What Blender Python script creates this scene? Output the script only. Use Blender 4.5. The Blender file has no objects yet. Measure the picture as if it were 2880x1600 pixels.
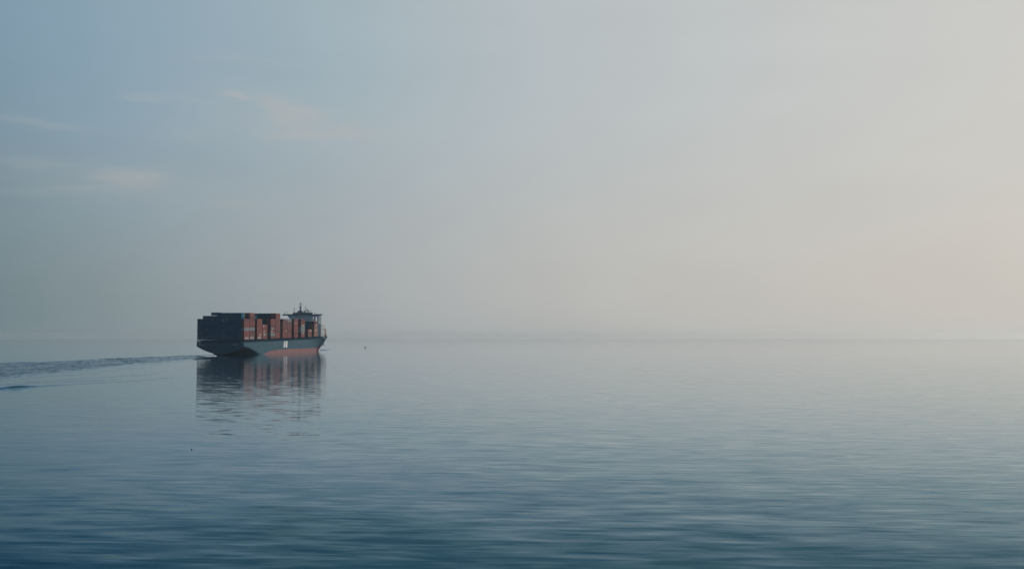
import bpy, bmesh, math, random
from mathutils import Vector, Matrix
from mathutils.bvhtree import BVHTree
from mathutils import noise as mnoise

random.seed(7)
scene = bpy.context.scene
col = scene.collection
PI = math.pi
EARTH = 6371000.0
CAM_H = 16.4
F_PX = 3200.0            # focal length in pixels of the 2880 px wide photograph
TILT = math.atan(145.0 / F_PX)

# ------------------------------------------------------------------ camera
cam_d = bpy.data.cameras.new("camera")
cam_d.sensor_width = 36.0
cam_d.lens = 36.0 * F_PX / 2880.0
cam_d.clip_start = 0.5
cam_d.clip_end = 60000
cam = bpy.data.objects.new("camera", cam_d)
cam.location = (0, 0, CAM_H)
cam.rotation_euler = (PI / 2 + TILT, 0, 0)
col.objects.link(cam)
scene.camera = cam

# ------------------------------------------------------------------ sun and exposure
SUN_AZ, SUN_EL = math.radians(56), math.radians(24)      # azimuth to the right of the view
S = Vector((math.cos(SUN_EL) * math.sin(SUN_AZ), math.cos(SUN_EL) * math.cos(SUN_AZ), math.sin(SUN_EL)))
sun_d = bpy.data.lights.new("sun", 'SUN')
sun_d.energy = 1.5
sun_d.angle = math.radians(12)
sun_d.color = (1.0, 0.93, 0.84)
sun = bpy.data.objects.new("sun", sun_d)
sun.rotation_euler = (-S).to_track_quat('-Z', 'Y').to_euler()
sun.location = (300, 200, 300)
col.objects.link(sun)
scene.view_settings.view_transform = 'Standard'
scene.view_settings.look = 'None'
scene.view_settings.exposure = 0.0
scene.view_settings.gamma = 1.0
scene.render.engine = 'CYCLES'
scene.cycles.max_bounces = 8
scene.cycles.volume_bounces = 6
scene.cycles.use_denoising = True
scene.cycles.sample_clamp_indirect = 4.0


def srgb(r, g, b):
    def f(c):
        c /= 255.0
        return c / 12.92 if c <= 0.04045 else ((c + 0.055) / 1.055) ** 2.4
    return (f(r), f(g), f(b), 1.0)


# ------------------------------------------------------------------ sky (world)
class NT:
    def __init__(self, tree):
        self.t = tree; self.n = tree.nodes; self.l = tree.links
    def new(self, kind, **kw):
        nd = self.n.new(kind)
        for k, v in kw.items():
            setattr(nd, k, v)
        return nd
    def set(self, sock, v):
        if hasattr(v, "is_output") or isinstance(v, bpy.types.NodeSocket):
            self.l.new(v, sock)
        else:
            sock.default_value = v
    def math(self, op, a, b=None, c=None, clamp=False):
        nd = self.new('ShaderNodeMath', operation=op, use_clamp=clamp)
        for i, v in enumerate((a, b, c)):
            if v is not None:
                self.set(nd.inputs[i], v)
        return nd.outputs[0]
    def vmath(self, op, a, b=None):
        nd = self.new('ShaderNodeVectorMath', operation=op)
        self.set(nd.inputs[0], a)
        if b is not None:
            self.set(nd.inputs[1], b)
        return nd.outputs[1] if op in ('DOT_PRODUCT', 'LENGTH') else nd.outputs[0]
    def scale(self, v, s):
        nd = self.new('ShaderNodeVectorMath', operation='SCALE')
        self.set(nd.inputs[0], v); self.set(nd.inputs[3], s)
        return nd.outputs[0]
    def mix(self, f, a, b, mode='MIX'):
        nd = self.new('ShaderNodeMix', data_type='RGBA', blend_type=mode)
        self.set(nd.inputs[0], f); self.set(nd.inputs[6], a); self.set(nd.inputs[7], b)
        return nd.outputs[2]
    def ramp(self, f, stops, interp='LINEAR'):
        nd = self.new('ShaderNodeValToRGB')
        cr = nd.color_ramp; cr.interpolation = interp
        while len(cr.elements) < len(stops):
            cr.elements.new(0.5)
        for e, (p, c) in zip(cr.elements, stops):
            e.position = p; e.color = c if len(c) == 4 else (*c, 1)
        self.set(nd.inputs[0], f)
        return nd.outputs[0]
    def xyz(self, x, y, z=0.0):
        nd = self.new('ShaderNodeCombineXYZ')
        for i, v in enumerate((x, y, z)):
            self.set(nd.inputs[i], v)
        return nd.outputs[0]
    def sep(self, v):
        nd = self.new('ShaderNodeSeparateXYZ'); self.set(nd.inputs[0], v)
        return nd.outputs
    def noise(self, v, scale, detail=2.0, rough=0.5, dim='3D', dist=0.0):
        nd = self.new('ShaderNodeTexNoise', noise_dimensions=dim)
        self.set(nd.inputs['Vector'], v)
        nd.inputs['Scale'].default_value = scale
        nd.inputs['Detail'].default_value = detail
        nd.inputs['Roughness'].default_value = rough
        nd.inputs['Distortion'].default_value = dist
        return nd.outputs


world = bpy.data.worlds.new("World")
scene.world = world
world.use_nodes = True
w = NT(world.node_tree)
w.n.clear()
tc = w.new('ShaderNodeTexCoord').outputs['Generated']
d = w.vmath('NORMALIZE', tc)
dx, dy, dz = w.sep(d)[0:3]
cs = w.vmath('DOT_PRODUCT', d, tuple(S))
cs01 = w.math('MULTIPLY_ADD', cs, 0.5, 0.5)
def P(c):
    return c * 0.5 + 0.5
# thin high veil: brightness and warmth depend on the angle to the sun
up = w.ramp(cs01, [(P(-1.0), srgb(52, 82, 108)), (P(-0.2), srgb(74, 107, 131)), (P(0.16), srgb(116, 144, 162)),
                   (P(0.284), srgb(134, 160, 177)), (P(0.44), srgb(156, 176, 186)), (P(0.62), srgb(183, 191, 194)),
                   (P(0.78), srgb(197, 199, 197)), (P(0.88), srgb(200, 199, 195)), (P(1.0), srgb(232, 228, 216))])
lo = w.ramp(cs01, [(P(-1.0), srgb(48, 72, 86)), (P(-0.2), srgb(68, 93, 105)), (P(0.16), srgb(116, 136, 142)),
                   (P(0.3), srgb(146, 158, 163)), (P(0.44), srgb(170, 175, 177)), (P(0.58), srgb(188, 188, 185)),
                   (P(0.72), srgb(197, 194, 189)), (P(0.84), srgb(200, 196, 190)), (P(1.0), srgb(220, 214, 204))])
elev = w.new('ShaderNodeMapRange', interpolation_type='SMOOTHSTEP')
w.set(elev.inputs[0], dz)
elev.inputs[1].default_value = 0.02; elev.inputs[2].default_value = 0.25
veil = w.mix(elev.outputs[0], lo, up)
# faint wisps of cloud: a streaky noise inside soft patches of sky
az = w.math('ARCTAN2', dx, dy)
el = w.math('ARCSINE', dz)
def sky_ang(px, py):          # direction of a point 'px, py' of the 2576 px preview
    x = (px * 1.118 - 1440) / F_PX; y = (800 - py * 1.118) / F_PX
    v = Vector((x, math.cos(TILT) - y * math.sin(TILT), math.sin(TILT) + y * math.cos(TILT))).normalized()
    return math.atan2(v.x, v.y), math.asin(v.z)
wx = w.noise(w.xyz(w.math('MULTIPLY', az, 7.0), w.math('MULTIPLY', el, 26.0), 0.3), 2.0, 4.0, 0.55)[0]
warp = w.math('MULTIPLY_ADD', wx, 0.05, -0.025)
cl = None
for (px, py, sx, sy, rot, amp) in [(722, 283, 74, 27, 0.36, 1.35), (700, 300, 190, 55, 0.15, .38), (290, 455, 200, 40, 0.05, .3), (600, 243, 32, 11, 0.3, 1.1), (800, 338, 130, 18, -0.02, 1.15), (885, 330, 36, 15, .1, 1.0),
                                   (320, 452, 85, 22, 0.0, .95), (110, 410, 90, 16, 0.1, .4), (90, 303, 110, 9, 0.08, .4),
                                   (350, 254, 40, 9, 0.05, .55), (520, 258, 120, 12, 0.0, .4), (600, 150, 120, 14, 0.05, .3), (590, 512, 60, 10, 0.0, .35),
                                   (250, 475, 170, 14, -.05, .45), (500, 335, 70, 16, -.05, .3), (980, 556, 60, 12, .2, .25), (1400, 560, 160, 30, 0.2, .22)]:
    a0, e0 = sky_ang(px, py)
    k = 1.118 / F_PX
    u = w.math('SUBTRACT', az, a0); v = w.math('SUBTRACT', el, e0)
    u = w.math('ADD', u, warp); v = w.math('ADD', v, w.math('MULTIPLY', warp, 0.5))
    cr, sr = math.cos(-rot), math.sin(-rot)
    ur = w.math('ADD', w.math('MULTIPLY', u, cr / (sx * k)), w.math('MULTIPLY', v, sr / (sx * k)))
    vr = w.math('ADD', w.math('MULTIPLY', u, -sr / (sy * k)), w.math('MULTIPLY', v, cr / (sy * k)))
    r2 = w.math('ADD', w.math('MULTIPLY', ur, ur), w.math('MULTIPLY', vr, vr))
    g = w.math('MULTIPLY', w.math('EXPONENT', w.math('MULTIPLY', r2, -0.7)), amp)
    cl = g if cl is None else w.math('MAXIMUM', cl, g)
fine = w.noise(w.xyz(w.math('MULTIPLY', az, 9.0), w.math('MULTIPLY', el, 40.0), 2.0), 2.5, 5.0, 0.6)[0]
soft = w.math('MULTIPLY', cl, w.math('MULTIPLY_ADD', fine, 1.1, 0.35), clamp=True)
broad = w.noise(w.xyz(w.math('MULTIPLY', az, 3.0), w.math('MULTIPLY', el, 12.0), 5.0), 1.6, 3.0, 0.5)[0]
veil = w.mix(w.math('MULTIPLY', soft, 0.46), veil, srgb(184, 181, 177))
veil = w.mix(1.0, veil, w.xyz(*[w.math('MULTIPLY_ADD', broad, 0.10, 0.95)] * 3), 'MULTIPLY')
zen = w.new('ShaderNodeMapRange', interpolation_type='SMOOTHSTEP')      # deeper towards the zenith
w.set(zen.inputs[0], dz)
zen.inputs[1].default_value = 0.22; zen.inputs[2].default_value = 0.8
veil = w.mix(w.math('MULTIPLY', zen.outputs[0], 0.55), veil, w.mix(1.0, veil, (0.42, 0.52, 0.62, 1), 'MULTIPLY'))
sky = w.new('ShaderNodeTexSky', sky_type='NISHITA')
sky.sun_disc = False
sky.sun_elevation = SUN_EL
sky.sun_rotation = SUN_AZ
sky.dust_density = 4.0
clear = w.scale(sky.outputs[0], 0.006)            # the clear sky showing faintly through the veil
tot = w.vmath('ADD', w.scale(veil, 0.94), clear)
bg = w.new('ShaderNodeBackground')
w.set(bg.inputs[0], tot); bg.inputs[1].default_value = 1.0
w.l.new(bg.outputs[0], w.new('ShaderNodeOutputWorld').inputs[0])


# ------------------------------------------------------------------ helpers
def sea_z(x, y):
    return -(x * x + y * y) / (2 * EARTH)


def on_sea(px, py):
    """point of the sea that the camera sees at pixel px, py of the 2880 x 1600 photograph"""
    x = (px - 1440) / F_PX; y = (800 - py) / F_PX
    v = Vector((x, math.cos(TILT) - y * math.sin(TILT), math.sin(TILT) + y * math.cos(TILT)))
    t = CAM_H / -v.z
    return Vector((v.x * t, v.y * t))


def tag(o, label=None, cat=None, group=None, kind=None):
    if label: o["label"] = label
    if cat: o["category"] = cat
    if group: o["group"] = group
    if kind: o["kind"] = kind
    return o


def principled(name, color, rough=0.6, metallic=0.0, wear=0.12, wear_scale=0.6, spec=0.4):
    m = bpy.data.materials.new(name); m.use_nodes = True
    t = NT(m.node_tree)
    b = t.n['Principled BSDF']
    c = t.new('ShaderNodeTexCoord').outputs['Object']
    n1 = t.noise(c, wear_scale, 5.0, 0.6)[0]
    v = t.math('MULTIPLY_ADD', n1, wear * 2, 1.0 - wear)
    t.set(b.inputs['Base Color'], t.mix(1.0, (*color, 1), t.xyz(v, v, v), 'MULTIPLY'))
    b.inputs['Roughness'].default_value = rough
    b.inputs['Metallic'].default_value = metallic
    b.inputs['Specular IOR Level'].default_value = spec
    return m


class MB:
    """collects faces with material indices and links them as one mesh object"""
    def __init__(self):
        self.v = []; self.f = []; self.mi = []; self.mats = []
    def m(self, mat):
        if mat not in self.mats:
            self.mats.append(mat)
        return self.mats.index(mat)
    def face(self, pts, mat):
        i = len(self.v); self.v += [tuple(p) for p in pts]
        self.f.append(tuple(range(i, i + len(pts)))); self.mi.append(self.m(mat))
    def box(self, x0, x1, y0, y1, z0, z1, mat, skip=''):
        i = len(self.v)
        self.v += [(x, y, z) for z in (z0, z1) for y in (y0, y1) for x in (x0, x1)]
        q = {'b': (0, 2, 3, 1), 't': (4, 5, 7, 6), 's': (0, 1, 5, 4), 'n': (2, 6, 7, 3), 'w': (0, 4, 6, 2), 'e': (1, 3, 7, 5)}
        for k, a in q.items():
            if k not in skip:
                self.f.append(tuple(i + j for j in a)); self.mi.append(self.m(mat))
    def prism(self, poly, axis, a, b, mat):
        """poly extruded along axis from a to b; poly coordinates are the other two axes in order"""
        def p3(p, t):
            c = list(p); c.insert(axis, t); return tuple(c)
        n = len(poly); i = len(self.v)
        self.v += [p3(p, a) for p in poly] + [p3(p, b) for p in poly]
        k = self.m(mat)
        self.f.append(tuple(range(i, i + n))[::-1]); self.mi.append(k)
        self.f.append(tuple(range(i + n, i + 2 * n))); self.mi.append(k)
        for j in range(n):
            q = (j + 1) % n
            self.f.append((i + j, i + q, i + n + q, i + n + j)); self.mi.append(k)
    def tube(self, p, q, r0, r1, mat, n=8):
        p, q = Vector(p), Vector(q)
        ax = (q - p).normalized()
        s = ax.orthogonal().normalized(); t = ax.cross(s)
        i = len(self.v); k = self.m(mat)
        for c, r in ((p, r0), (q, r1)):
            for j in range(n):
                a = 2 * PI * j / n
                self.v.append(tuple(c + s * (r * math.cos(a)) + t * (r * math.sin(a))))
        for j in range(n):
            g = (j + 1) % n
            self.f.append((i + j, i + g, i + n + g, i + n + j)); self.mi.append(k)
        self.f.append(tuple(range(i, i + n))[::-1]); self.mi.append(k)
        self.f.append(tuple(range(i + n, i + 2 * n))); self.mi.append(k)
    def lathe(self, c, prof, mat, n=16):
        i = len(self.v); k = self.m(mat)
        for (r, z) in prof:
            for j in range(n):
                a = 2 * PI * j / n
                self.v.append((c[0] + r * math.cos(a), c[1] + r * math.sin(a), c[2] + z))
        for s in range(len(prof) - 1):
            for j in range(n):
                g = (j + 1) % n
                self.f.append((i + s * n + j, i + s * n + g, i + (s + 1) * n + g, i + (s + 1) * n + j)); self.mi.append(k)
    def mesh(self, name, smooth=False):
        me = bpy.data.meshes.new(name)
        me.from_pydata(self.v, [], self.f)
        for mt in self.mats:
            me.materials.append(mt)
        me.polygons.foreach_set('material_index', self.mi)
        if smooth:
            me.polygons.foreach_set('use_smooth', [True] * len(self.f))
        me.update()
        return me
    def build(self, name, parent=None, smooth=False, loc=(0, 0, 0)):
        o = bpy.data.objects.new(name, self.mesh(name, smooth))
        col.objects.link(o)
        o.location = loc
        if parent: o.parent = parent
        return o


# ------------------------------------------------------------------ sea
def water_material():
    m = bpy.data.materials.new("sea_water"); m.use_nodes = True
    t = NT(m.node_tree)
    b = t.n['Principled BSDF']
    geo = t.new('ShaderNodeNewGeometry')
    px, py, pz = t.sep(geo.outputs['Position'])[0:3]
    def rot(a, kx, ky, off=0.0):
        ca, sa = math.cos(a), math.sin(a)
        x = t.math('ADD', t.math('MULTIPLY', px, ca * kx), t.math('MULTIPLY', py, sa * kx))
        y = t.math('ADD', t.math('MULTIPLY', px, -sa * ky), t.math('MULTIPLY', py, ca * ky))
        return t.xyz(x, y, off)
    chop = t.new('ShaderNodeAttribute', attribute_name='chop').outputs['Fac']
    foam = t.new('ShaderNodeAttribute', attribute_name='foam').outputs['Fac']
    # calm and ruffled patches of the surface
    patch = t.noise(rot(-0.15, 1 / 130, 1 / 60, 3), 1.0, 3.0, 0.55)[0]
    pr = t.new('ShaderNodeMapRange'); t.set(pr.inputs[0], patch)
    pr.inputs[1].default_value = 0.35; pr.inputs[2].default_value = 0.65
    pr.inputs[3].default_value = 0.45; pr.inputs[4].default_value = 1.25
    off = t.new('ShaderNodeMapRange', interpolation_type='SMOOTHSTEP'); t.set(off.inputs[0], py)   # calmer water further out
    off.inputs[1].default_value = 60; off.inputs[2].default_value = 340; off.inputs[3].default_value = 1.0; off.inputs[4].default_value = 0.15
    sd = t.new('ShaderNodeMapRange'); t.set(sd.inputs[0], px)                                      # a light air ruffles the port side more
    sd.inputs[1].default_value = -50; sd.inputs[2].default_value = 60; sd.inputs[3].default_value = 1.3; sd.inputs[4].default_value = 0.6
    calm = t.math('MULTIPLY', off.outputs[0], sd.outputs[0])
    ruf = t.math('MULTIPLY', pr.outputs[0], calm)
    total = None
    def layer(vec, ax, ay, amt, detail=1.5):
        nonlocal total
        c = t.noise(vec, 1.0, detail, 0.5)[1]
        s = t.vmath('SUBTRACT', c, (0.5, 0.5, 0.5))
        s = t.vmath('MULTIPLY', s, (ax, ay, 0.0))
        s = t.scale(s, amt)
        total = s if total is None else t.vmath('ADD', total, s)
    layer(rot(-0.10, 1 / 22, 1 / 7.5, 1), 0.025, 0.048, calm)
    layer(rot(-0.14, 1 / 8.0, 1 / 2.3, 7), 0.04, 0.09, ruf, 2.0)
    layer(rot(-0.06, 1 / 4.2, 1 / 1.0, 11), 0.02, 0.095, 1.0, 2.0)
    layer(rot(-0.3, 1 / 5.0, 1 / 2.2, 19), 0.8, 1.5, chop, 3.0)
    layer(rot(0.5, 1 / 1.2, 1 / 0.6, 23), 0.7, 0.9, chop, 2.0)
    nrm = t.vmath('NORMALIZE', t.vmath('ADD', geo.outputs['Normal'], total))
    fm = t.noise(rot(0.1, 1 / 3.0, 1 / 3.0, 31), 1.0, 5.0, 0.7)[0]
    ff = t.math('MULTIPLY', foam, t.math('GREATER_THAN', t.math('ADD', fm, t.math('MULTIPLY', foam, 0.25)), 0.58), clamp=True)
    # dark clear water: reflection colour set by a slant curve, red falling off first
    fr = t.new('ShaderNodeFresnel'); fr.inputs['IOR'].default_value = 1.2; t.set(fr.inputs['Normal'], nrm)
    F = fr.outputs[0]
    spec = t.ramp(F, [(0.0, (0, 0, 0)), (0.10, (.006, .03, .055)), (0.18, (.025, .08, .12)), (0.25, (.072, .16, .215)),
                      (0.35, (.22, .335, .405)), (0.52, (.48, .59, .655)), (0.68, (.69, .765, .80)), (1.0, (1, 1, 1))])
    gl = t.new('ShaderNodeBsdfGlossy'); t.set(gl.inputs['Color'], spec); gl.inputs['Roughness'].default_value = 0.05
    t.set(gl.inputs['Normal'], nrm)
    body = t.new('ShaderNodeBsdfDiffuse'); t.set(body.inputs['Color'], (0.0005, 0.005, 0.010, 1))
    add = t.new('ShaderNodeAddShader'); t.l.new(gl.outputs[0], add.inputs[0]); t.l.new(body.outputs[0], add.inputs[1])
    white = t.new('ShaderNodeBsdfDiffuse'); t.set(white.inputs['Color'], (0.75, 0.8, 0.82, 1))
    mx = t.new('ShaderNodeMixShader'); t.set(mx.inputs[0], ff); t.l.new(add.outputs[0], mx.inputs[1]); t.l.new(white.outputs[0], mx.inputs[2])
    t.n.remove(b)
    t.l.new(mx.outputs[0], t.n['Material Output'].inputs['Surface'])
    return m


WATER = water_material()

sea = MB()
radii = [0.0]
r = 8.0
while r < 16000:
    radii.append(r); r += max(8.0, min(r * 0.05, 250.0))
radii.append(16000.0)
NS = 256
vs = [(0, 0, 0)]
for r in radii[1:]:
    for j in range(NS):
        a = 2 * PI * j / NS
        vs.append((r * math.cos(a), r * math.sin(a), -r * r / (2 * EARTH)))
fs = [(0, 1 + j, 1 + (j + 1) % NS) for j in range(NS)]
for k in range(len(radii) - 2):
    o0 = 1 + k * NS; o1 = o0 + NS
    for j in range(NS):
        g = (j + 1) % NS
        fs.append((o0 + j, o1 + j, o1 + g, o0 + g))
me = bpy.data.meshes.new("sea"); me.from_pydata(vs, [], fs)
me.polygons.foreach_set('use_smooth', [True] * len(fs))
me.materials.append(WATER)
sea_o = bpy.data.objects.new("sea", me); col.objects.link(sea_o)
tag(sea_o, kind='structure')


# ------------------------------------------------------------------ wake: its crest lines, read off on the sea surface
def interp(tab, x):
    if x <= tab[0][0]: return tab[0][1]
    for (a, fa), (b, fb) in zip(tab, tab[1:]):
        if x <= b:
            return fa + (fb - fa) * (x - a) / (b - a)
    return tab[-1][1]


def polyline(pts, n):
    P2 = [on_sea(*p) for p in pts]
    L = [0.0]
    for a, b in zip(P2, P2[1:]):
        L.append(L[-1] + (b - a).length)
    out = []
    for i in range(n):
        s = L[-1] * i / (n - 1)
        for k in range(len(L) - 1):
            if s <= L[k + 1] + 1e-6:
                f = (s - L[k]) / (L[k + 1] - L[k]); out.append(P2[k].lerp(P2[k + 1], f)); break
    return out


EDGE_FAR = [(-420, 1036), (0, 1022), (159, 1017), (308, 1008.5), (497, 1001.5), (571, 999.5), (606, 998.6)]
EDGE_NEAR = [(-420, 1098), (0, 1070), (75, 1062), (139, 1055.6), (204, 1047.5), (248, 1044), (360, 1028.5), (457, 1020), (566, 1009), (612, 1003.5)]
ARM = [(-420, 1120), (0, 1094), (50, 1090), (139, 1083.5), (248, 1077), (373, 1070.5), (472, 1061)]


def sheet(name, n, m, fpos, fz, fattr, label):
    """a grid of n x m points on the sea; height, chop and foam come from functions of (i/n, j/m)"""
    vs, fs, ch, fo = [], [], [], []
    for i in range(n):
        for j in range(m):
            u, v = i / (n - 1), j / (m - 1)
            p = fpos(u, v)
            vs.append((p.x, p.y, sea_z(p.x, p.y) + 0.02 + fz(u, v, p)))
            c, f = fattr(u, v, p)
            ch.append(c); fo.append(f)
    for i in range(n - 1):
        for j in range(m - 1):
            a = i * m + j
            fs.append((a, a + 1, a + m + 1, a + m))
    me = bpy.data.meshes.new(name); me.from_pydata(vs, [], fs)
    me.update()
    if me.polygons[0].normal.z < 0:
        me.flip_normals()
    me.polygons.foreach_set('use_smooth', [True] * len(fs))
    for nm, dat in (('chop', ch), ('foam', fo)):
        at = me.attributes.new(nm, 'FLOAT', 'POINT'); at.data.foreach_set('value', dat)
    me.materials.append(WATER)
    o = bpy.data.objects.new(name, me); col.objects.link(o)
    tag(o, label, None, None, 'stuff')
    return o


NW = 900
fe, ne = polyline(EDGE_FAR, NW), polyline(EDGE_NEAR, NW)


def sm(x):
    x = max(0.0, min(1.0, x)); return x * x * (3 - 2 * x)


def wake_pos(u, v):
    i = int(round(u * (NW - 1)))
    a, b = fe[i], ne[i]
    d = (b - a)
    ext = 6.0 / max(d.length, 1e-3)
    return a + d * (-ext + v * (1 + 2 * ext))


def wake_z(u, v, p):
    e = sm(v / 0.06) * sm((1 - v) / 0.06)
    far = math.exp(-((v - 0.10) / 0.045) ** 2) * (0.55 - 0.25 * u)          # crest along the far edge
    near = math.exp(-((v - 0.90) / 0.04) ** 2) * (0.35 + 0.15 * mnoise.noise(Vector((u * 18, 0, 0))))
    n1 = mnoise.noise(Vector((p.x / 14, p.y / 9, 0))) * 0.24 + mnoise.noise(Vector((p.x / 6, p.y / 3.5, 4))) * 0.2 + mnoise.noise(Vector((p.x / 2.6, p.y / 2.0, 8))) * 0.06
    return e * max(-0.01, far + near + (n1 + 0.22) * sm(v / .15) * sm((1 - v) / .15))


def wake_attr(u, v, p):
    e = sm(v / 0.12) * sm((1 - v) / 0.16)
    n = 0.5 + 0.9 * mnoise.noise(Vector((p.x / 30, p.y / 12, 9)))
    c = e * max(0.25, min(1.3, 0.55 + 0.8 * n))
    f = sm((u - 0.90) / 0.08) * math.exp(-((v - 0.5) / 0.28) ** 2) * 1.0 + 0.25 * e * max(0, mnoise.noise(Vector((p.x / 9, p.y / 6, 2))) - 0.1) * 2.4 * sm((u - .35) * 1.6)
    return c, min(1.0, f)


sheet("wake", NW, 84, wake_pos, wake_z, wake_attr, "broad band of churned water trailing from the ship's stern")

arm_c = polyline(ARM, 300)
def ridge_sheet(name, pts, half, hfun, chopv, label, m=15):
    n = len(pts)
    def pos(u, v):
        i = int(round(u * (n - 1)))
        a = pts[max(0, i - 1)]; b = pts[min(n - 1, i + 1)]
        t = (b - a).normalized(); nn = Vector((-t.y, t.x))
        return pts[i] + nn * ((v - 0.5) * 2 * half)
    def z(u, v, p):
        return hfun(u) * sm(min(u, 1 - u) / 0.06) * (0.5 + 0.5 * math.cos(PI * 2 * (v - 0.5)))
    def at(u, v, p):
        return chopv * sm(v * 3) * sm((1 - v) * 3) * sm(min(u, 1 - u) / .1), 0.0
    return sheet(name, n, m, pos, z, at, label)
def arm_h(u):
    # one higher hump near the camera's side, fading towards the ship
    q = arm_c[int(round(u * (len(arm_c) - 1)))]
    k = F_PX * (q.x / q.y) + 1440
    return 0.14 + 0.46 * math.exp(-((k - 52) / 40) ** 2) + 0.24 * sm((330 - k) / 330) + 0.03 * math.sin(u * 40)
ridge_sheet("wake_wave", arm_c, 3.6, arm_h, 0.02, "long low wave of the wake, its dark hump nearest the camera")
ridge_sheet("wake_wave", polyline(EDGE_FAR, 420), 4.0, lambda u: 0.62 - 0.3 * u + 0.14 * math.sin(u * 31) * (1 - u) + 0.1 * math.sin(u * 83 + 1), 0.03, "dark crest along the far edge of the churned wake")
ridge_sheet("wake_wave", polyline(EDGE_NEAR[2:-1], 420), 3.4, lambda u: 0.30 + 0.14 * math.sin(u * 23 + 2) + 0.10 * math.sin(u * 57), 0.05, "broken crest along the near edge of the churned wake")
for k, (pts, h) in enumerate([([(-200, 1100), (0, 1081), (180, 1073), (330, 1066)], 0.16),
                              ([(60, 1074), (250, 1062), (420, 1052)], 0.10),
                              ([(180, 1056), (300, 1040), (365, 1034), (400, 1036)], 0.14)]):
    ridge_sheet("wake_wave", polyline(pts, 120), 4.0, lambda u, h=h: h * (1 + 0.3 * math.sin(u * 17)), 0.03,
                ["thin faint ripple line between the wake's long low wave and its churned band",
                 "short faint ripple just below the churned band of the wake",
                 "small hooked ripple breaking off the near edge of the churned wake"][k])
ridge_sheet("bow_wave", polyline([(868, 986), (895, 984.2), (912, 984), (928, 983.6)], 60), 5.0,
            lambda u: 1.15 * (1 - .5 * u), 0.05, "thin dark bow wave running out to the right of the ship's bow")

# ------------------------------------------------------------------ haze
hz = MB()
hzm = bpy.data.materials.new("haze_air"); hzm.use_nodes = True
t = NT(hzm.node_tree); t.n.clear()
pv = t.new('ShaderNodeVolumePrincipled')
pv.inputs['Color'].default_value = (0.95, 0.975, 0.97, 1)
pv.inputs['Density'].default_value = 0.00005
pv.inputs['Anisotropy'].default_value = 0.6
t.l.new(pv.outputs[0], t.new('ShaderNodeOutputMaterial').inputs['Volume'])
hz.box(-17000, 17000, -17000, 17000, -22.5, 58, hzm)
tag(hz.build("haze"), kind='stuff')

# ------------------------------------------------------------------ materials of the ship
M = {
    'hull': principled('hull_paint', (0.042, 0.106, 0.148), 0.6, wear=0.25, wear_scale=0.12, spec=0.12),
    'boot': principled('antifouling_red', (0.215, 0.093, 0.10), 0.6, wear=0.25, wear_scale=0.15),
    'deck': principled('deck_paint', (0.02, 0.07, 0.12), 0.8, spec=0.1),
    'white': principled('ship_white', (0.62, 0.64, 0.64), 0.5, wear=0.1),
    'steel': principled('grey_steel', (0.19, 0.24, 0.27), 0.6, spec=0.2),
    'dark': principled('dark_steel', (0.01, 0.06, 0.11), 0.7, spec=0.1),
    'glass': principled('dark_glass', (0.02, 0.03, 0.035), 0.1, wear=0.0),
    'orange': principled('safety_orange', (0.28, 0.13, 0.09), 0.5),
    'mark': principled('white_marking', (0.75, 0.75, 0.73), 0.6, wear=0.08),
    'dimmark': principled('weathered_marking', (0.30, 0.33, 0.34), 0.7, wear=0.2),
}
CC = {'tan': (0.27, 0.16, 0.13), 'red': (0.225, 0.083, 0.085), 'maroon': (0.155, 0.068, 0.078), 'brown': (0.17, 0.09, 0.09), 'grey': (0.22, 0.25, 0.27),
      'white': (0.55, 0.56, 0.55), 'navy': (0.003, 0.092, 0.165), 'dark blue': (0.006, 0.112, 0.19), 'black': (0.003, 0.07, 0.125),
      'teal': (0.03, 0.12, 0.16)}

# ------------------------------------------------------------------ the ship: local frame x = starboard, y = forward from the transom, z = up from the waterline
HEAD = math.radians(8.6)
SHIP = Vector((-253.6, 990.0, sea_z(253.6, 990.0)))
ship = bpy.data.objects.new("container_ship", None)
col.objects.link(ship)
ship.location = SHIP
ship.rotation_euler = (0, 0, -HEAD)
tag(ship, "huge dark-hulled container ship with a red waterline band, steaming away over the calm sea", "ship")
W2S = Matrix.Translation(SHIP) @ Matrix.Rotation(-HEAD, 4, 'Z')
HB = 21.5
SHEER = [(0, 10.8), (60, 11.6), (103, 12.2), (164, 12.9), (186, 13.5), (240, 14.6), (270, 15.4), (293, 16.2)]
DECK_HB = [(0, 21.5), (212, 21.5), (230, 20.8), (250, 16.3), (265, 11.3), (278, 6.4), (288, 2.4), (293, 0.05)]
WL_HB = [(0, 21.5), (165, 21.5), (185, 20.7), (200, 18.4), (215, 14.6), (230, 9.8), (245, 5.0), (256, 1.4), (261, 0.1), (301, 0.0)]
STEM_Z = [(257, -3), (261, 0), (265, 2.4), (272, 6.0), (281, 10.6), (293, 16.0)]     # foot of the stem at each station
RED_Z = 4.3
NST = [0, .8, 2, 4, 7, 10, 14, 19, 24, 30, 36, 43, 50, 58, 66, 76, 90, 110, 130, 150, 165, 180, 192, 204, 214, 224, 234, 242, 250, 257, 262, 265, 268, 272, 276, 280, 284, 287, 289.5, 291.5, 292.9]


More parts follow.
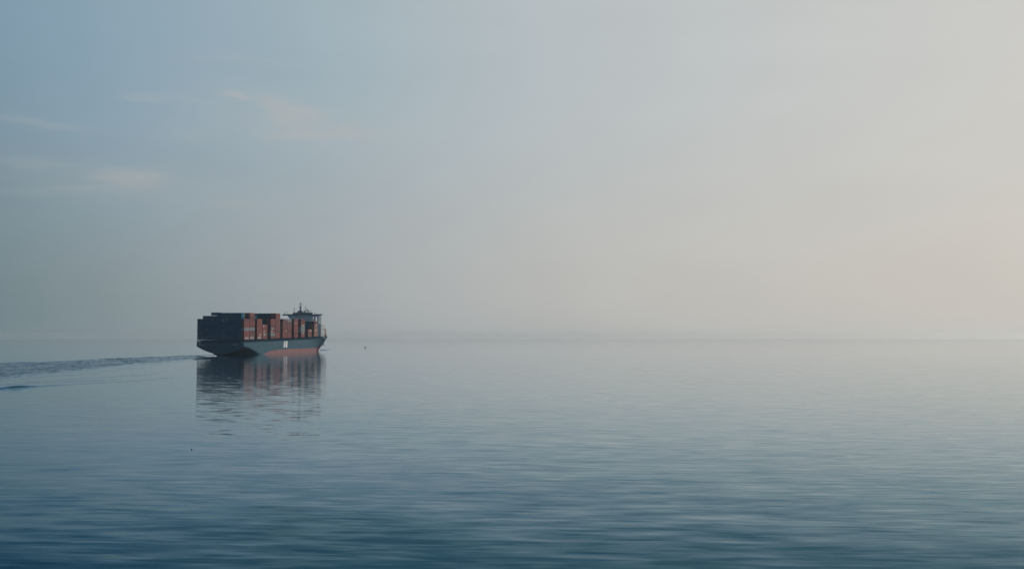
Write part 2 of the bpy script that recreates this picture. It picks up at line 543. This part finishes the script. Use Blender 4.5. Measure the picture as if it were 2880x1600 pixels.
def section(y):
    """half section from the keel centre to the deck edge"""
    zd = interp(SHEER, y)
    f = min(1.0, y / 60.0)
    zc = 0.6 - 12.0 * sm(y / 55.0)
    zk = 7.5 * (1 - sm(y / 64.0) ** 0.8) - 8.0 * sm((y - 8) / 90.0)
    p = 1.75 + 5.0 * sm((y - 20) / 90.0)
    pts = []
    for k in range(15):
        s = k / 14
        pts.append([HB * s, zc + (zk - zc) * s ** p])
    zs = [zk + (zd - zk) * k / 10 for k in range(1, 11)]
    for z in zs:
        pts.append([HB, z])
    if y > 165:
        hw, hd = interp(WL_HB, y), interp(DECK_HB, y)
        z0 = interp(STEM_Z, y) if y > 257 else -9.0
        for q in pts:
            if y > 257:
                g = (q[1] - zc) / (zd - zc)
                q[1] = z0 + (zd - z0) * g
            tt = max(0.0, min(1.0, q[1] / zd))
            lim = hw + (hd - hw) * tt ** 1.5
            if q[1] < 0: lim = hw
            if y > 257:
                gg = (q[1] - z0) / max(.05, zd - z0)
                lim = hd * max(0.0, gg) ** 0.75
            q[0] = q[0] / HB * lim
    return pts


def clip_poly(poly, z, keep_above):
    out = []
    n = len(poly)
    for i in range(n):
        a, b = poly[i], poly[(i + 1) % n]
        ia = (a[2] >= z) == keep_above or a[2] == z; ib = (b[2] >= z) == keep_above or b[2] == z
        if ia: out.append(a)
        if ia != ib:
            f = (z - a[2]) / (b[2] - a[2]); out.append(tuple(a[k] + f * (b[k] - a[k]) for k in range(3)))
    return out


hull, boot, deck = MB(), MB(), MB()
secs = [section(y) for y in NST]
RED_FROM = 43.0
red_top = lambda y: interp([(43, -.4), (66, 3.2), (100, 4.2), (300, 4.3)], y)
#         # abaft this, shade on the red is painted in as dark hull colour
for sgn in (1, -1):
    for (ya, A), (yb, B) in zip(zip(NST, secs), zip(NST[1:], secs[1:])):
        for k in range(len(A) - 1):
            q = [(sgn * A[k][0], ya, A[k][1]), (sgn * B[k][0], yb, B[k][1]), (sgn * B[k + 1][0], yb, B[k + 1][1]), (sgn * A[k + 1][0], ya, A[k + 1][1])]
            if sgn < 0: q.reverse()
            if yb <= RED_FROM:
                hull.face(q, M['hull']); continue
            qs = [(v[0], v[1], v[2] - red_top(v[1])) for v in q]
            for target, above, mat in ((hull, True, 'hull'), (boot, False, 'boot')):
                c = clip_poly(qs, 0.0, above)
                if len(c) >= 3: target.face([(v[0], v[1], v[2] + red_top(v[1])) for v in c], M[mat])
T = secs[0]
tr_ = MB(); tr_.face([(x, 0.0, z) for x, z in T] + [(-x, 0.0, z) for x, z in T[::-1][:-1]], M['hull'])
tr_.build("transom", ship)


def weld(mb, name, parent):
    me = mb.mesh(name)
    bm = bmesh.new(); bm.from_mesh(me)
    bmesh.ops.remove_doubles(bm, verts=bm.verts, dist=0.002)
    for f in bm.faces: f.smooth = True
    bm.to_mesh(me); bm.free()
    o = bpy.data.objects.new(name, me); col.objects.link(o); o.parent = parent
    return o


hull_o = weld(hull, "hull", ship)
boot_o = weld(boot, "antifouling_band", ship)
tag(boot_o, "faded red band along the waterline")
for a, b, A, B in zip(NST, NST[1:], secs, secs[1:]):
    za, zb = interp(SHEER, a) - 0.25, interp(SHEER, b) - 0.25
    deck.face([(-A[-1][0] * .995, a, za), (A[-1][0] * .995, a, za), (B[-1][0] * .995, b, zb), (-B[-1][0] * .995, b, zb)], M['deck'])
deck.build("deck", ship)

# raised bulwark plate round the bow, and the anchor pocket
bw = MB()
for sgn in (1, -1):
    for a, b, A, B in list(zip(NST, NST[1:], secs, secs[1:]))[26:]:
        za, zb = interp(SHEER, a), interp(SHEER, b)
        xa, xb = A[-1][0] * sgn, B[-1][0] * sgn
        bw.face([(xa, a, za), (xb, b, zb), (xb * 1.01, b, zb + 1.1), (xa * 1.01, a, za + 1.1)], M['hull'])
        bw.face([(xa * .97, a, za), (xa * .98, a, za + 1.1), (xb * .98, b, zb + 1.1), (xb * .97, b, zb)], M['hull'])
bw.build("bulwark", ship)
an = MB()
an.tube((10.6, 256, 10.0), (9.6, 256, 7.2), 0.25, 0.25, M['dark']); an.box(8.6, 10.8, 255.2, 256.8, 6.6, 7.3, M['dark'])
an.build("anchor", ship)

# hatch coaming and container pedestals under the boxes
BASE = lambda y: interp(SHEER, y) + 2.55
co = MB()
for a, b in zip(range(0, 235, 12), range(12, 247, 12)):
    if 203 < a < 229: continue
    hw = 18.6 if a < 215 else interp(DECK_HB, b) - 4
    co.box(-hw, hw, a + .6, b - .4, interp(SHEER, a) - .2, interp(SHEER, a) + 1.9, M['deck'])
co.build("hatch_coaming", ship)
ped = MB()
for sgn in (1, -1):
    y = 1.0
    while y < 232:
        z0 = interp(SHEER, y) - .3
        hw = min(21.2, interp(DECK_HB, y) - .3)
        ped.box(sgn * hw - .35, sgn * hw + .35, y, y + .8, z0, z0 + 2.6, M['dark'])
        y += 3.05
ped_o = ped.build("pedestal_row", ship); ped_o["kind"] = "stuff"
rl = MB()
for sgn in (1, -1):
    y = 0.0
    while y < 288:
        hw = interp(DECK_HB, y) - .12; hw2 = interp(DECK_HB, min(y + 3, 292)) - .12
        za, zb = interp(SHEER, y), interp(SHEER, y + 3)
        rl.box(sgn * hw - .04, sgn * hw + .04, y, y + .08, za, za + 1.1, M['steel'])
        for hgt in (0.55, 1.08):
            rl.tube((sgn * hw, y, za + hgt), (sgn * hw2, y + 3, zb + hgt), .035, .035, M['steel'], 4)
        y += 3
rl_o = rl.build("railing", ship); rl_o["kind"] = "stuff"

# ------------------------------------------------------------------ containers
TH, TW, TL = 2.59, 2.44, 12.19
PITCH = 2.53
NC = 17


def container_mesh(colname, L=TL):
    mb = MB()
    mt = CMAT[colname]
    hl, hw = L / 2, TW / 2
    # body set back from the frame, ribs on the sides, two door leaves with lock rods aft
    mb.box(-hw + .06, hw - .06, -hl + .06, hl - .06, .10, TH - .05, mt)
    for sx in (-1, 1):
        for sy in (-1, 1):
            x0, x1 = sorted((sx * hw, sx * (hw - .17))); y0, y1 = sorted((sy * hl, sy * (hl - .18)))
            mb.box(x0, x1, y0, y1, 0, TH, mt, 'b')
        x0, x1 = sorted((sx * hw, sx * (hw - .10)))
        mb.box(x0, x1, -hl + .18, hl - .18, .02, .18, mt, 'sn')
        mb.box(x0, x1, -hl + .18, hl - .18, TH - .12, TH - .005, mt, 'sn')
        n = int(L / 1.22)
        for k in range(n):
            y = -hl + .75 + k * 1.22
            x0, x1 = sorted((sx * (hw - .055), sx * (hw - .012)))
            mb.box(x0, x1, y, y + .55, .19, TH - .13, mt, 'tb')
    for x in (-.75, -.3, .3, .75):
        mb.box(x - .03, x + .03, -hl + .0, -hl + .055, .12, TH - .1, M['steel'], 'btn')
    return mb.mesh("shipping_container")


CMAT = {k: principled('container_' + k.replace(' ', '_'), v, 0.7, wear=0.22, wear_scale=0.35, spec=0.15) for k, v in CC.items()}
meshes = {}

# bays: (name, y of the aft face, tiers over the 17 columns from port to starboard)
def prof(*runs):
    out = []
    for n, t in runs: out += [t] * n
    assert len(out) == NC, len(out)
    return out
BAYS = [
    ('sternmost bay', 0.6, prof((17, 7)), TL),
    ('sternmost bay', 13.2, prof((2, 7), (3, 8), (12, 9)), TL),
    ('second bay', 31.0, prof((2, 7), (13, 8), (2, 7)), TL),
    ('second bay', 44.0, prof((9, 8), (8, 5)), TL),
    ('third bay', 64.6, prof((17, 7)), TL),
    ('third bay', 77.6, prof((3, 7), (14, 9)), TL),
    ('fourth bay', 96.4, prof((4, 7), (8, 8), (5, 7)), TL),
    ('fourth bay', 109.2, prof((12, 7), (5, 7)), TL),
    ('fifth bay', 128.2, prof((3, 7), (14, 7)), TL),
    ('sixth bay', 148.6, prof((17, 7)), TL),
    ('seventh bay', 170.0, prof((9, 5), (8, 3)), TL),
    ('eighth bay', 189.4, prof((17, 6)), TL),
]
FORE = [('bay before the bridge', 232.0, 13, 3), ('foremost bay', 246.0, 9, 2)]
slots = []          # (bay, y centre, x centre, z base, col 1..17, tier 1.., length)
for name, y0, pr_, L in BAYS:
    for c in range(NC):
        x = (c - 8) * PITCH
        for tr in range(pr_[c]):
            slots.append([name, y0 + L / 2, x, BASE(y0) + tr * TH, c + 1, tr + 1, L, y0])
# the two extra tiers of short boxes on the sternmost stack
for c in range(NC):
    n = 0 if c < 2 else 1 if c < 5 else 2
    if c == 16: n = 0
    for k in range(n):
        slots.append(['sternmost bay', 0.6 + 3.03, (c - 8) * PITCH, BASE(0.6) + (7 + k) * TH + (0.35 if 5 <= c < 8 and k else 0), c + 1, 8 + k, 6.06, 0.6])
for name, y0, n, tr_n in FORE:
    for c in range(n):
        x = (c - (n - 1) / 2) * PITCH
        for tr in range(tr_n):
            slots.append([name, y0 + TL / 2, x, BASE(y0) + tr * TH, c + 1, tr + 1, TL, y0])

# which boxes can be seen from the camera or a few steps beside it
vv, ff = [], []
for s in slots:
    i = len(vv); hl = s[6] / 2
    for z in (s[3], s[3] + TH):
        for y in (s[1] - hl, s[1] + hl):
            for x in (s[2] - TW / 2, s[2] + TW / 2):
                vv.append(W2S @ Vector((x, y, z)))
    ff += [tuple(i + j for j in q) for q in ((0, 2, 3, 1), (4, 5, 7, 6), (0, 1, 5, 4), (2, 6, 7, 3), (0, 4, 6, 2), (1, 3, 7, 5))]
tree = BVHTree.FromPolygons(vv, ff)
eyes = [Vector((0, 0, CAM_H)), Vector((-14, 0, CAM_H + 2)), Vector((14, 0, CAM_H + 4))]
vis = []
for k, s in enumerate(slots):
    n = 0
    hl = s[6] / 2
    pts = [(x, -hl, z) for x in (-1.0, 0, 1.0) for z in (.3, 1.3, 2.3)] + [(TW / 2, y, z) for y in (-5.5, -3, 0, 3, 5.5) for z in (.3, 1.3, 2.3) if abs(y) < hl]
    for e in eyes:
        for p in pts:
            q = W2S @ Vector((s[2] + p[0], s[1] + p[1], s[3] + p[2]))
            dr = (q - e); dist = dr.length; dr.normalize()
            hit = tree.ray_cast(e, dr, dist + 5)
            if hit[0] is not None and hit[2] // 6 == k:
                n += 2 if e is eyes[0] else 1
    vis.append(n)
shown = sorted((k for k in range(len(slots)) if vis[k] > 0), key=lambda k: -vis[k])
print("containers in view", len(shown), "of", len(slots))
shown = sorted(shown[:300])

ORD = ['', 'first', 'second', 'third', 'fourth', 'fifth', 'sixth', 'seventh', 'eighth', 'ninth']


def colour_of(s):
    name, yc, x, z, c, tr, L, y0 = s
    rnd = random.Random(int(c * 131 + tr * 17 + y0 * 7))
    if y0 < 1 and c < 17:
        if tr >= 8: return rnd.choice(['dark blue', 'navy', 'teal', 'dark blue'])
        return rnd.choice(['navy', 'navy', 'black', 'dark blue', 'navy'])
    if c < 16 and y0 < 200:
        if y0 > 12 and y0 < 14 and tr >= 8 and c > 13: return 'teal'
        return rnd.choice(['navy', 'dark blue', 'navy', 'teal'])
    fixed = {(0, 4): 'grey', (0, 1): 'red', (13, 4): 'grey', (13, 8): 'maroon', (13, 9): 'red', (31, 7): 'red', (64, 4): 'maroon',
             (148, 7): 'maroon', (148, 4): 'grey', (148, 3): 'grey', (189, 6): 'maroon', (170, 3): 'red', (148, 2): 'brown', (109, 7): 'grey', (64, 2): 'grey'}
    k = (int(y0), tr)
    if k in fixed: return fixed[k]
    if y0 > 200: return rnd.choice(['red', 'tan', 'red', 'tan', 'grey'])
    if y0 > 165: return rnd.choice(['red', 'tan', 'brown', 'tan'])
    return rnd.choice(['red', 'red', 'red', 'maroon', 'brown', 'red'])


def lettering(parent, y0, y1, z0, z1, seed, x=TW / 2):
    """white block lettering, too worn to read, standing 12 mm proud of the side"""
    rnd = random.Random(seed)
    mb = MB(); y = y0
    while y < y1 - .3:
        wd = rnd.uniform(.45, .9)
        h0 = z0 + rnd.uniform(0, .12); h1 = z1 - rnd.uniform(0, .15)
        st = .16
        mb.box(x, x + .012, y, y + st, h0, h1, M['mark'])
        kind = rnd.random()
        if kind < .7: mb.box(x, x + .012, y + st, y + wd - st, h1 - .25, h1, M['mark'])
        if kind > .3: mb.box(x, x + .012, y + st, y + wd - st, (h0 + h1) / 2 - .1, (h0 + h1) / 2 + .1, M['mark'])
        if kind > .5: mb.box(x, x + .012, y + wd - st, y + wd, h0, h1, M['mark'])
        if kind < .4: mb.box(x, x + .012, y + st, y + wd - st, h0, h0 + .22, M['mark'])
        y += wd + .16
    return mb.build("lettering", parent)


LETTERED = {(0, 1): (-4, 4.6, .35, 2.2), (13, 1): (-4.5, 3, .35, 2.2), (31, 1): (-4.5, 4.5, .3, 2.3), (31, 2): (-1, 3.5, .4, 2.2), (44, 5): (-4, -1, .4, 2.2),
            (44, 3): (-3, 0, .4, 2.1), (44, 2): (-3, 1, .4, 2.2), (64, 4): (-3.5, 2, .6, 2.0), (64, 3): (-4.5, -1.5, .4, 2.0), (96, 3): (1, 5, .9, 1.9), (148, 5): (-4, 4, .5, 2.1),
            (148, 2): (-1, 3, .5, 2.0), (189, 5): (-2, 3.5, .3, 2.3), (189, 3): (-3, 2, .5, 2.2), (170, 3): (-1, 4.5, .3, 2.3), (128, 6): (-3, 2, .8, 1.6), (96, 7): (2, 5, 1.3, 2.0)}
for k in shown:
    s = slots[k]
    name, yc, x, z, c, tr, L, y0 = s
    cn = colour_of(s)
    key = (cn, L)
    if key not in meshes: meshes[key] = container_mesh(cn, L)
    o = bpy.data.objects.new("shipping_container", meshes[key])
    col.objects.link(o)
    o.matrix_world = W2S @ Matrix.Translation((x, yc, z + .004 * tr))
    half = {0.6: 'aft half of the ', 13.2: 'forward half of the ', 31.0: 'aft half of the ', 44.0: 'forward half of the ',
            64.6: 'aft half of the ', 77.6: 'forward half of the ', 96.4: 'aft half of the ', 109.2: 'forward half of the '}.get(y0, '')
    half = half.replace('half of the ', '')
    where = (half + name) if half else name
    tn = ORD[tr] + ' tier'
    if c == NC: cl_ = 'outermost starboard column'
    elif c == 1: cl_ = 'outermost port column'
    elif c <= 9: cl_ = ORD[c] + ' column from port'
    else: cl_ = ORD[NC + 1 - c] + ' column from starboard'
    if y0 > 220:
        n_ = 13 if y0 < 240 else 9
        cl_ = 'outermost starboard column' if c == n_ else (ORD[n_ + 1 - c] if n_ + 1 - c < 10 else 'far') + ' column from starboard'
    if L < 7: lab = f"short {cn} container, {tn}, {cl_}, {where}"
    else: lab = f"{cn} container, {tn}, {cl_}, {where}"
    tag(o, lab, "shipping container", "containers stacked in the " + name + (" from the stern" if 'bay' in name and name not in ('sternmost bay', 'bay before the bridge', 'foremost bay') else ''))
    if c == NC and (int(y0), tr) in LETTERED:
        lettering(o, *LETTERED[(int(y0), tr)], seed=int(y0) * 10 + tr)
    if y0 < 1 and tr == 7 and c in (10,):
        mb = MB(); mb.box(-.5, -.15, -TL / 2 - .012, -TL / 2, .3, 2.3, M['mark']); mb.box(-.15, .25, -TL / 2 - .012, -TL / 2, .3, .7, M['boot']); mb.build("lettering", o)
    if y0 < 1 and tr == 7 and c in (6, 11):
        mb = MB(); mb.box(-.3, .4, -TL / 2 - .012, -TL / 2, .6, 1.9, M['dimmark']); mb.build("lettering", o)

# lashing bridges between the bays: posts, walkways, braces
for y in (28.2, 60.2, 93.0, 125.0, 144.6, 165.4, 186.2):
    mb = MB()
    z0 = interp(SHEER, y) - .2
    for c in range(0, NC + 1, 2):
        x = (c - 8.5) * PITCH
        x = max(-21.2, min(21.2, x))
        mb.box(x - .22, x + .22, y - .5, y + .5, z0, z0 + 11.5, M['dark'])
    for h in (3.2, 6.0, 8.8, 11.3):
        mb.box(-21.3, 21.3, y - .6, y + .6, z0 + h, z0 + h + .22, M['dark'])
        mb.box(-21.3, 21.3, y - .62, y - .56, z0 + h + 1.0, z0 + h + 1.08, M['steel'])
    mb.build("lashing_bridge", ship)

# ------------------------------------------------------------------ accommodation block and bridge
hs = MB()
Y0, Y1 = 214.0, 226.5
zb = interp(SHEER, Y0)
hs.box(-20.8, 20.8, Y0, Y1, zb - .2, 29.6, M['white'])
hs_o = hs.build("accommodation_block", ship)
for k in range(5):
    mb = MB(); z = 15.6 + k * 2.9
    mb.box(20.8, 21.6, Y0 + .2, Y1 - .2, z - .14, z, M['steel'])
    for hgt in (.5, 1.0): mb.box(21.52, 21.58, Y0 + .2, Y1 - .2, z + hgt, z + hgt + .05, M['steel'])
    for q in range(5): mb.box(21.5, 21.6, Y0 + .3 + q * 2.9, Y0 + .4 + q * 2.9, z, z + 1.05, M['steel'])
    mb.build("side_gallery", ship)
    wn = MB()
    for q in range(4): wn.box(20.8, 20.83, Y0 + 1.5 + q * 2.8, Y0 + 2.3 + q * 2.8, z + 1.1, z + 2.0, M['glass'])
    wo = wn.build("window_row", hs_o); wo["kind"] = "stuff"
tw = MB()          # the tower that widens under the bridge
tw.prism([(-9.0, 29.6), (11.5, 29.6), (11.5, 38.2), (-16.0, 38.2), (-16.0, 37.2)], 1, Y0 + .4, Y1 - 1.0, M['white'])
tw_o = tw.build("bridge_tower", ship)
wn = MB()
for lv in range(3):
    for q in range(7): wn.box(-7 + q * 2.5, -6.2 + q * 2.5, Y0 + .36, Y0 + .4, 30.7 + lv * 2.7, 31.6 + lv * 2.7, M['glass'])
wo = wn.build("window_row", tw_o); wo["kind"] = "stuff"
for x in (13.4, 16.8):
    mb = MB(); mb.prism([(x - .55, 29.6), (x + .55, 29.6), (x + .75, 38.2), (x - .75, 38.2)], 1, Y0 + 1, Y0 + 3, M['white'])
    mb.build("wing_strut", ship)
mb = MB(); mb.box(11.4, 17.4, Y0 + .6, Y0 + 1.0, 36.6, 38.2, M['white']); mb.box(17.2, 17.6, Y0 + .8, Y1 - 2, 29.6, 38.2, M['steel'])
mb.build("wing_brace", ship)
wg = MB()
wg.box(-21.6, 21.6, Y0 - .4, Y0 + 3.2, 38.2, 38.55, M['steel'])
wg.box(-21.6, 21.6, Y0 - .4, Y0 - .25, 38.55, 39.65, M['steel'])
wg.box(-21.6, -21.45, Y0 - .25, Y0 + 3.2, 38.55, 39.65, M['steel'])
wg.box(21.45, 21.6, Y0 - .25, Y0 + 3.2, 38.55, 39.65, M['steel'])
wg.build("bridge_wing", ship)
wh = MB()
wh.box(-10.5, 11.0, Y0 + .6, Y1 - .5, 38.56, 41.0, M['white'])
wh.box(-11.0, 11.5, Y0 + .2, Y1, 41.0, 41.25, M['steel'])
wh_o = wh.build("wheelhouse", ship)
wn = MB()
for q in range(13): wn.box(-10.0 + q * 1.6, -8.8 + q * 1.6, Y0 + .56, Y0 + .6, 39.5, 40.6, M['glass'])
wo = wn.build("window_row", wh_o); wo["kind"] = "stuff"
# monkey island: main mast, side masts, radars and domes
ms = MB()
ms.prism([(-7.2, 41.25), (-.2, 41.25), (-2.0, 43.6), (-4.6, 43.6)], 1, Y0 + 3, Y0 + 6, M['steel'])
ms.tube((-3.3, Y0 + 4.5, 43.6), (-3.3, Y0 + 4.5, 48.8), .95, .5, M['steel'])
ms.tube((-3.3, Y0 + 4.5, 48.8), (-3.3, Y0 + 4.5, 52.4), .4, .14, M['steel'])
for z, a, b in ((45.6, -4.9, -1.7), (47.2, -4.4, -2.2), (50.2, -5.0, -1.8), (51.0, -4.3, -2.3)):
    ms.box(a, b, Y0 + 4.3, Y0 + 4.7, z, z + .25, M['steel'])
ms.box(-4.9, -4.4, Y0 + 4.2, Y0 + 4.8, 45.85, 46.6, M['white'])
ms.box(-5.0, -4.6, Y0 + 4.2, Y0 + 4.8, 50.4, 51.0, M['white'])
ms.box(-2.2, -1.7, Y0 + 4.2, Y0 + 4.8, 50.4, 50.9, M['white'])
ms_o = ms.build("mast", ship)
for x, z in ((-3.3, 46.6), (-3.3, 48.0)):
    mb = MB(); mb.box(x - 1.9, x + 1.9, Y0 + 3.4, Y0 + 3.7, z, z + .32, M['white']); mb.box(x - .3, x + .3, Y0 + 3.3, Y0 + 4.2, z - .4, z, M['steel'])
    mb.build("radar", ms_o)
for x, h, cb in ((-9.6, 46.4, 1.1), (2.6, 47.2, .5), (4.6, 45.5, .7), (-17.8, 42.2, .3), (-20.4, 41.6, .2), (8.6, 43.2, .5)):
    base = 38.55 if x < -12 else 41.25
    mb = MB(); mb.tube((x, Y0 + 3, base), (x, Y0 + 3, h), .28, .16, M['steel'], 6)
    mb.box(x - cb, x + cb, Y0 + 2.9, Y0 + 3.1, h - 1.1, h - .85, M['steel'])
    mb.box(x - .3, x + .3, Y0 + 2.7, Y0 + 3.3, h, h + .45, M['steel'])
    mb.build("signal_mast", ship)
for x, r_, z in ((1.0, 1.15, 42.6), (5.6, 1.0, 43.2), (3.4, .8, 44.2), (-11.6, .7, 40.2)):
    mb = MB()
    base = 41.25 if x > -11 else 39.2
    pr2 = [(.0, r_)] ; pr2 = [(r_ * math.sin(a * PI / 10) + .001, -r_ * math.cos(a * PI / 10)) for a in range(1, 11)]
    mb.lathe((x, Y0 + 5, z), pr2, M['white'], 14)
    mb.tube((x, Y0 + 5, base), (x, Y0 + 5, z - r_ * .8), .3, .3, M['steel'], 6)
    mb.build("radome", ship, smooth=False)
mb = MB(); y = -21.5
while y <= 21.5:
    mb.box(y, y + .06, Y0 + 3.15, Y0 + 3.2, 38.55, 39.65, M['steel']); y += 1.8
mb.box(-21.5, 21.5, Y0 + 3.14, Y0 + 3.2, 39.6, 39.66, M['steel'])
for xx in range(-10, 11, 2): mb.box(xx, xx + .06, Y0 + .3, Y0 + .36, 41.25, 42.3, M['steel'])
mb.box(-10.8, 11.2, Y0 + .3, Y0 + .36, 42.25, 42.32, M['steel'])
r_o = mb.build("wing_railing", ship); r_o["kind"] = "stuff"
# lifeboat in its cradle beside the block
mb = MB()
sec = [(.0, -1.4), (1.1, -1.0), (1.5, -.1), (1.4, .5), (.8, 1.5), (-.8, 1.5), (-1.4, .5), (-1.5, -.1), (-1.1, -1.0)]
ys = [(-5.0, .25), (-4.2, .75), (-2.5, 1), (2.5, 1), (4.2, .75), (5.0, .25)]
for (ya, ka), (yb, kb) in zip(ys, ys[1:]):
    for i in range(len(sec)):
        j = (i + 1) % len(sec)
        mb.face([(sec[i][0] * ka, ya, sec[i][1] * ka), (sec[j][0] * ka, ya, sec[j][1] * ka), (sec[j][0] * kb, yb, sec[j][1] * kb), (sec[i][0] * kb, yb, sec[i][1] * kb)], M['orange'])
for yk, kk in (ys[0], ys[-1]):
    mb.face([(p[0] * kk, yk, p[1] * kk) for p in sec], M['orange'])
lb = mb.build("lifeboat", ship, loc=(19.8, 229.5, 18.4)); 
mb = MB()
for yy in (226.8, 232.0):
    mb.box(17.2, 20.8, yy, yy + .3, 13.9, 16.9, M['white']); mb.box(18.6, 18.9, yy, yy + .3, 16.9, 21.4, M['white'])
    mb.box(18.9, 21.0, yy, yy + .3, 21.1, 21.4, M['white'])
mb.build("lifeboat_davit", ship)
# funnel casing aft of the bridge, light panels showing over the boxes
mb = MB()
mb.box(-4.5, 4.5, 122.6, 126.4, 14, 31.0, M['white'])
mb.build("engine_casing", ship)

# foredeck: breakwater, winches, foremast
mb = MB()
mb.prism([(259.5, 15.0), (260.5, 15.0), (263.0, 18.6), (262.6, 18.6)], 0, -10, 10, M['steel'])
mb.build("breakwater", ship)
mb = MB()
mb.tube((0, 270, 15.2), (0, 270, 25.0), .45, .2, M['steel']); mb.box(-1.4, 1.4, 269.8, 270.2, 22.4, 22.7, M['steel'])
mb.box(-.5, .5, 269.5, 270.5, 19.5, 20.7, M['steel']); mb.tube((0, 266.5, 15.2), (0, 269.8, 21.5), .15, .15, M['steel'], 5)
mb.build("foremast", ship)
for x in (-3.4, 3.4):
    mb = MB(); mb.tube((x - 1.4, 276, 16.9), (x + 1.4, 276, 16.9), .9, .9, M['steel'], 10)
    mb.box(x - 1.9, x - 1.5, 275, 277, 15.2, 17.9, M['steel']); mb.box(x + 1.5, x + 1.9, 275, 277, 15.2, 17.9, M['steel'])
    mb.build("anchor_winch", ship)
mb = MB(); mb.tube((0, 290.5, 16.2), (0, 290.5, 19.8), .14, .08, M['steel'], 6); mb.box(-.9, .9, 289.2, 291.4, 16.2, 17.3, M['dark'])
mb.build("jackstaff", ship)

# ------------------------------------------------------------------ marks on the hull
# the big white sign amidships: two slanted strokes, seen as a tall pair
mb = MB()
X = HB + .02
def stroke(pts):
    mb.face([(X, y, z) for y, z in pts], M['mark'])
stroke([(100.8, 11.7), (104.4, 11.7), (103.4, 7.0), (102.0, 5.6), (100.4, 6.2), (98.6, 5.4), (99.6, 7.6)])
stroke([(106.0, 11.7), (110.0, 11.7), (109.4, 6.2), (107.4, 5.1), (105.6, 5.9), (104.0, 5.6), (105.0, 7.4)])
hm = mb.build("hull_emblem", hull_o)
tag(hm, "white sign of two upright strokes on the dark side")
# home port and name on the transom, worn to faint strokes
rnd = random.Random(5)
def faint(x0, x1, z0, z1, seed):
    rnd = random.Random(seed); mb = MB(); x = x0
    while x < x1:
        wd = rnd.uniform(.5, .75)
        hh = z0 + (z1 - z0) * rnd.uniform(.75, 1)
        mb.box(x, x + .16, -.03, -.001, z0, hh, M['dimmark'])
        k = rnd.random()
        if k > .35: mb.box(x + .16, x + wd, -.03, -.001, hh - .18, hh, M['dimmark'])
        if k < .6: mb.box(x + .16, x + wd, -.03, -.001, z0, z0 + .18, M['dimmark'])
        if k > .5: mb.box(x + wd - .16, x + wd, -.03, -.001, z0 + .18, hh - .18, M['dimmark'])
        x += wd + .18
    return mb
faint(10.2, 16.0, 8.5, 9.6, 3).build("port_name", hull_o)
faint(-17.2, -13.4, 8.3, 9.3, 4).build("ship_name", hull_o)
mb = MB()
mb.prism([(-19.8, 11.0 - .6), (-19.2, 11.0 - .6), (-18.5, 9.6), (-17.8, 10.2), (-17.4, 9.9), (-18.3, 8.9), (-18.4, 7.8), (-19.2, 7.8), (-19.0, 9.0)], 1, -.03, -.001, M['dimmark'])
mb.build("stern_emblem", hull_o)
# rudder head and draught marks
mb = MB(); mb.box(-.5, .5, 2.0, 9.0, -9, 1.2, M['boot']); mb.build("rudder", ship)

# ------------------------------------------------------------------ small things on the water
p = on_sea(1027, 977.4)
by = bpy.data.objects.new("navigation_buoy", None); col.objects.link(by)
by.location = (p.x, p.y, sea_z(p.x, p.y))
tag(by, "tiny dark buoy floating alone far off to the right of the ship", "buoy")
mb = MB(); mb.lathe((0, 0, 0), [(.01, -.5), (.9, -.5), (1.15, -.1), (1.15, .45), (.8, .8), (.01, .82)], M['dark'], 16); mb.build("float", by)
mb = MB()
for k in range(4):
    a = PI / 4 + k * PI / 2
    mb.tube((.75 * math.cos(a), .75 * math.sin(a), .8), (.28 * math.cos(a), .28 * math.sin(a), 2.5), .07, .06, M['dark'], 6)
for z, rr in ((1.5, .58), (2.2, .4)):
    for k in range(4):
        a, b = PI / 4 + k * PI / 2, PI / 4 + (k + 1) * PI / 2
        mb.tube((rr * math.cos(a), rr * math.sin(a), z), (rr * math.cos(b), rr * math.sin(b), z), .05, .05, M['dark'], 5)
mb.build("cage", by)
mb = MB(); mb.lathe((0, 0, 2.5), [(.01, 0), (.32, 0), (.32, .12), (.16, .14), (.14, .5), (.01, .56)], M['dark'], 12); mb.build("lamp", by)

p = on_sea(539, 1264.0)
fl = bpy.data.objects.new("fishing_float", None); col.objects.link(fl)
fl.scale = (.72, .72, .72)
fl.location = (p.x, p.y, sea_z(p.x, p.y))
tag(fl, "tiny dark float on open water below the ship's reflection", "float")
mb = MB(); mb.lathe((0, 0, 0), [(.005, -.09), (.10, -.07), (.14, 0), (.125, .09), (.06, .15), (.03, .19), (.005, .19)], M['dark'], 14); mb.build("body", fl, smooth=True)
mb = MB()
for k in range(8):
    a, b = k * PI / 4, (k + 1) * PI / 4
    mb.tube((.035 * math.cos(a), 0, .22 + .035 * math.sin(a)), (.035 * math.cos(b), 0, .22 + .035 * math.sin(b)), .01, .01, M['dark'], 5)
mb.build("eyelet", fl)
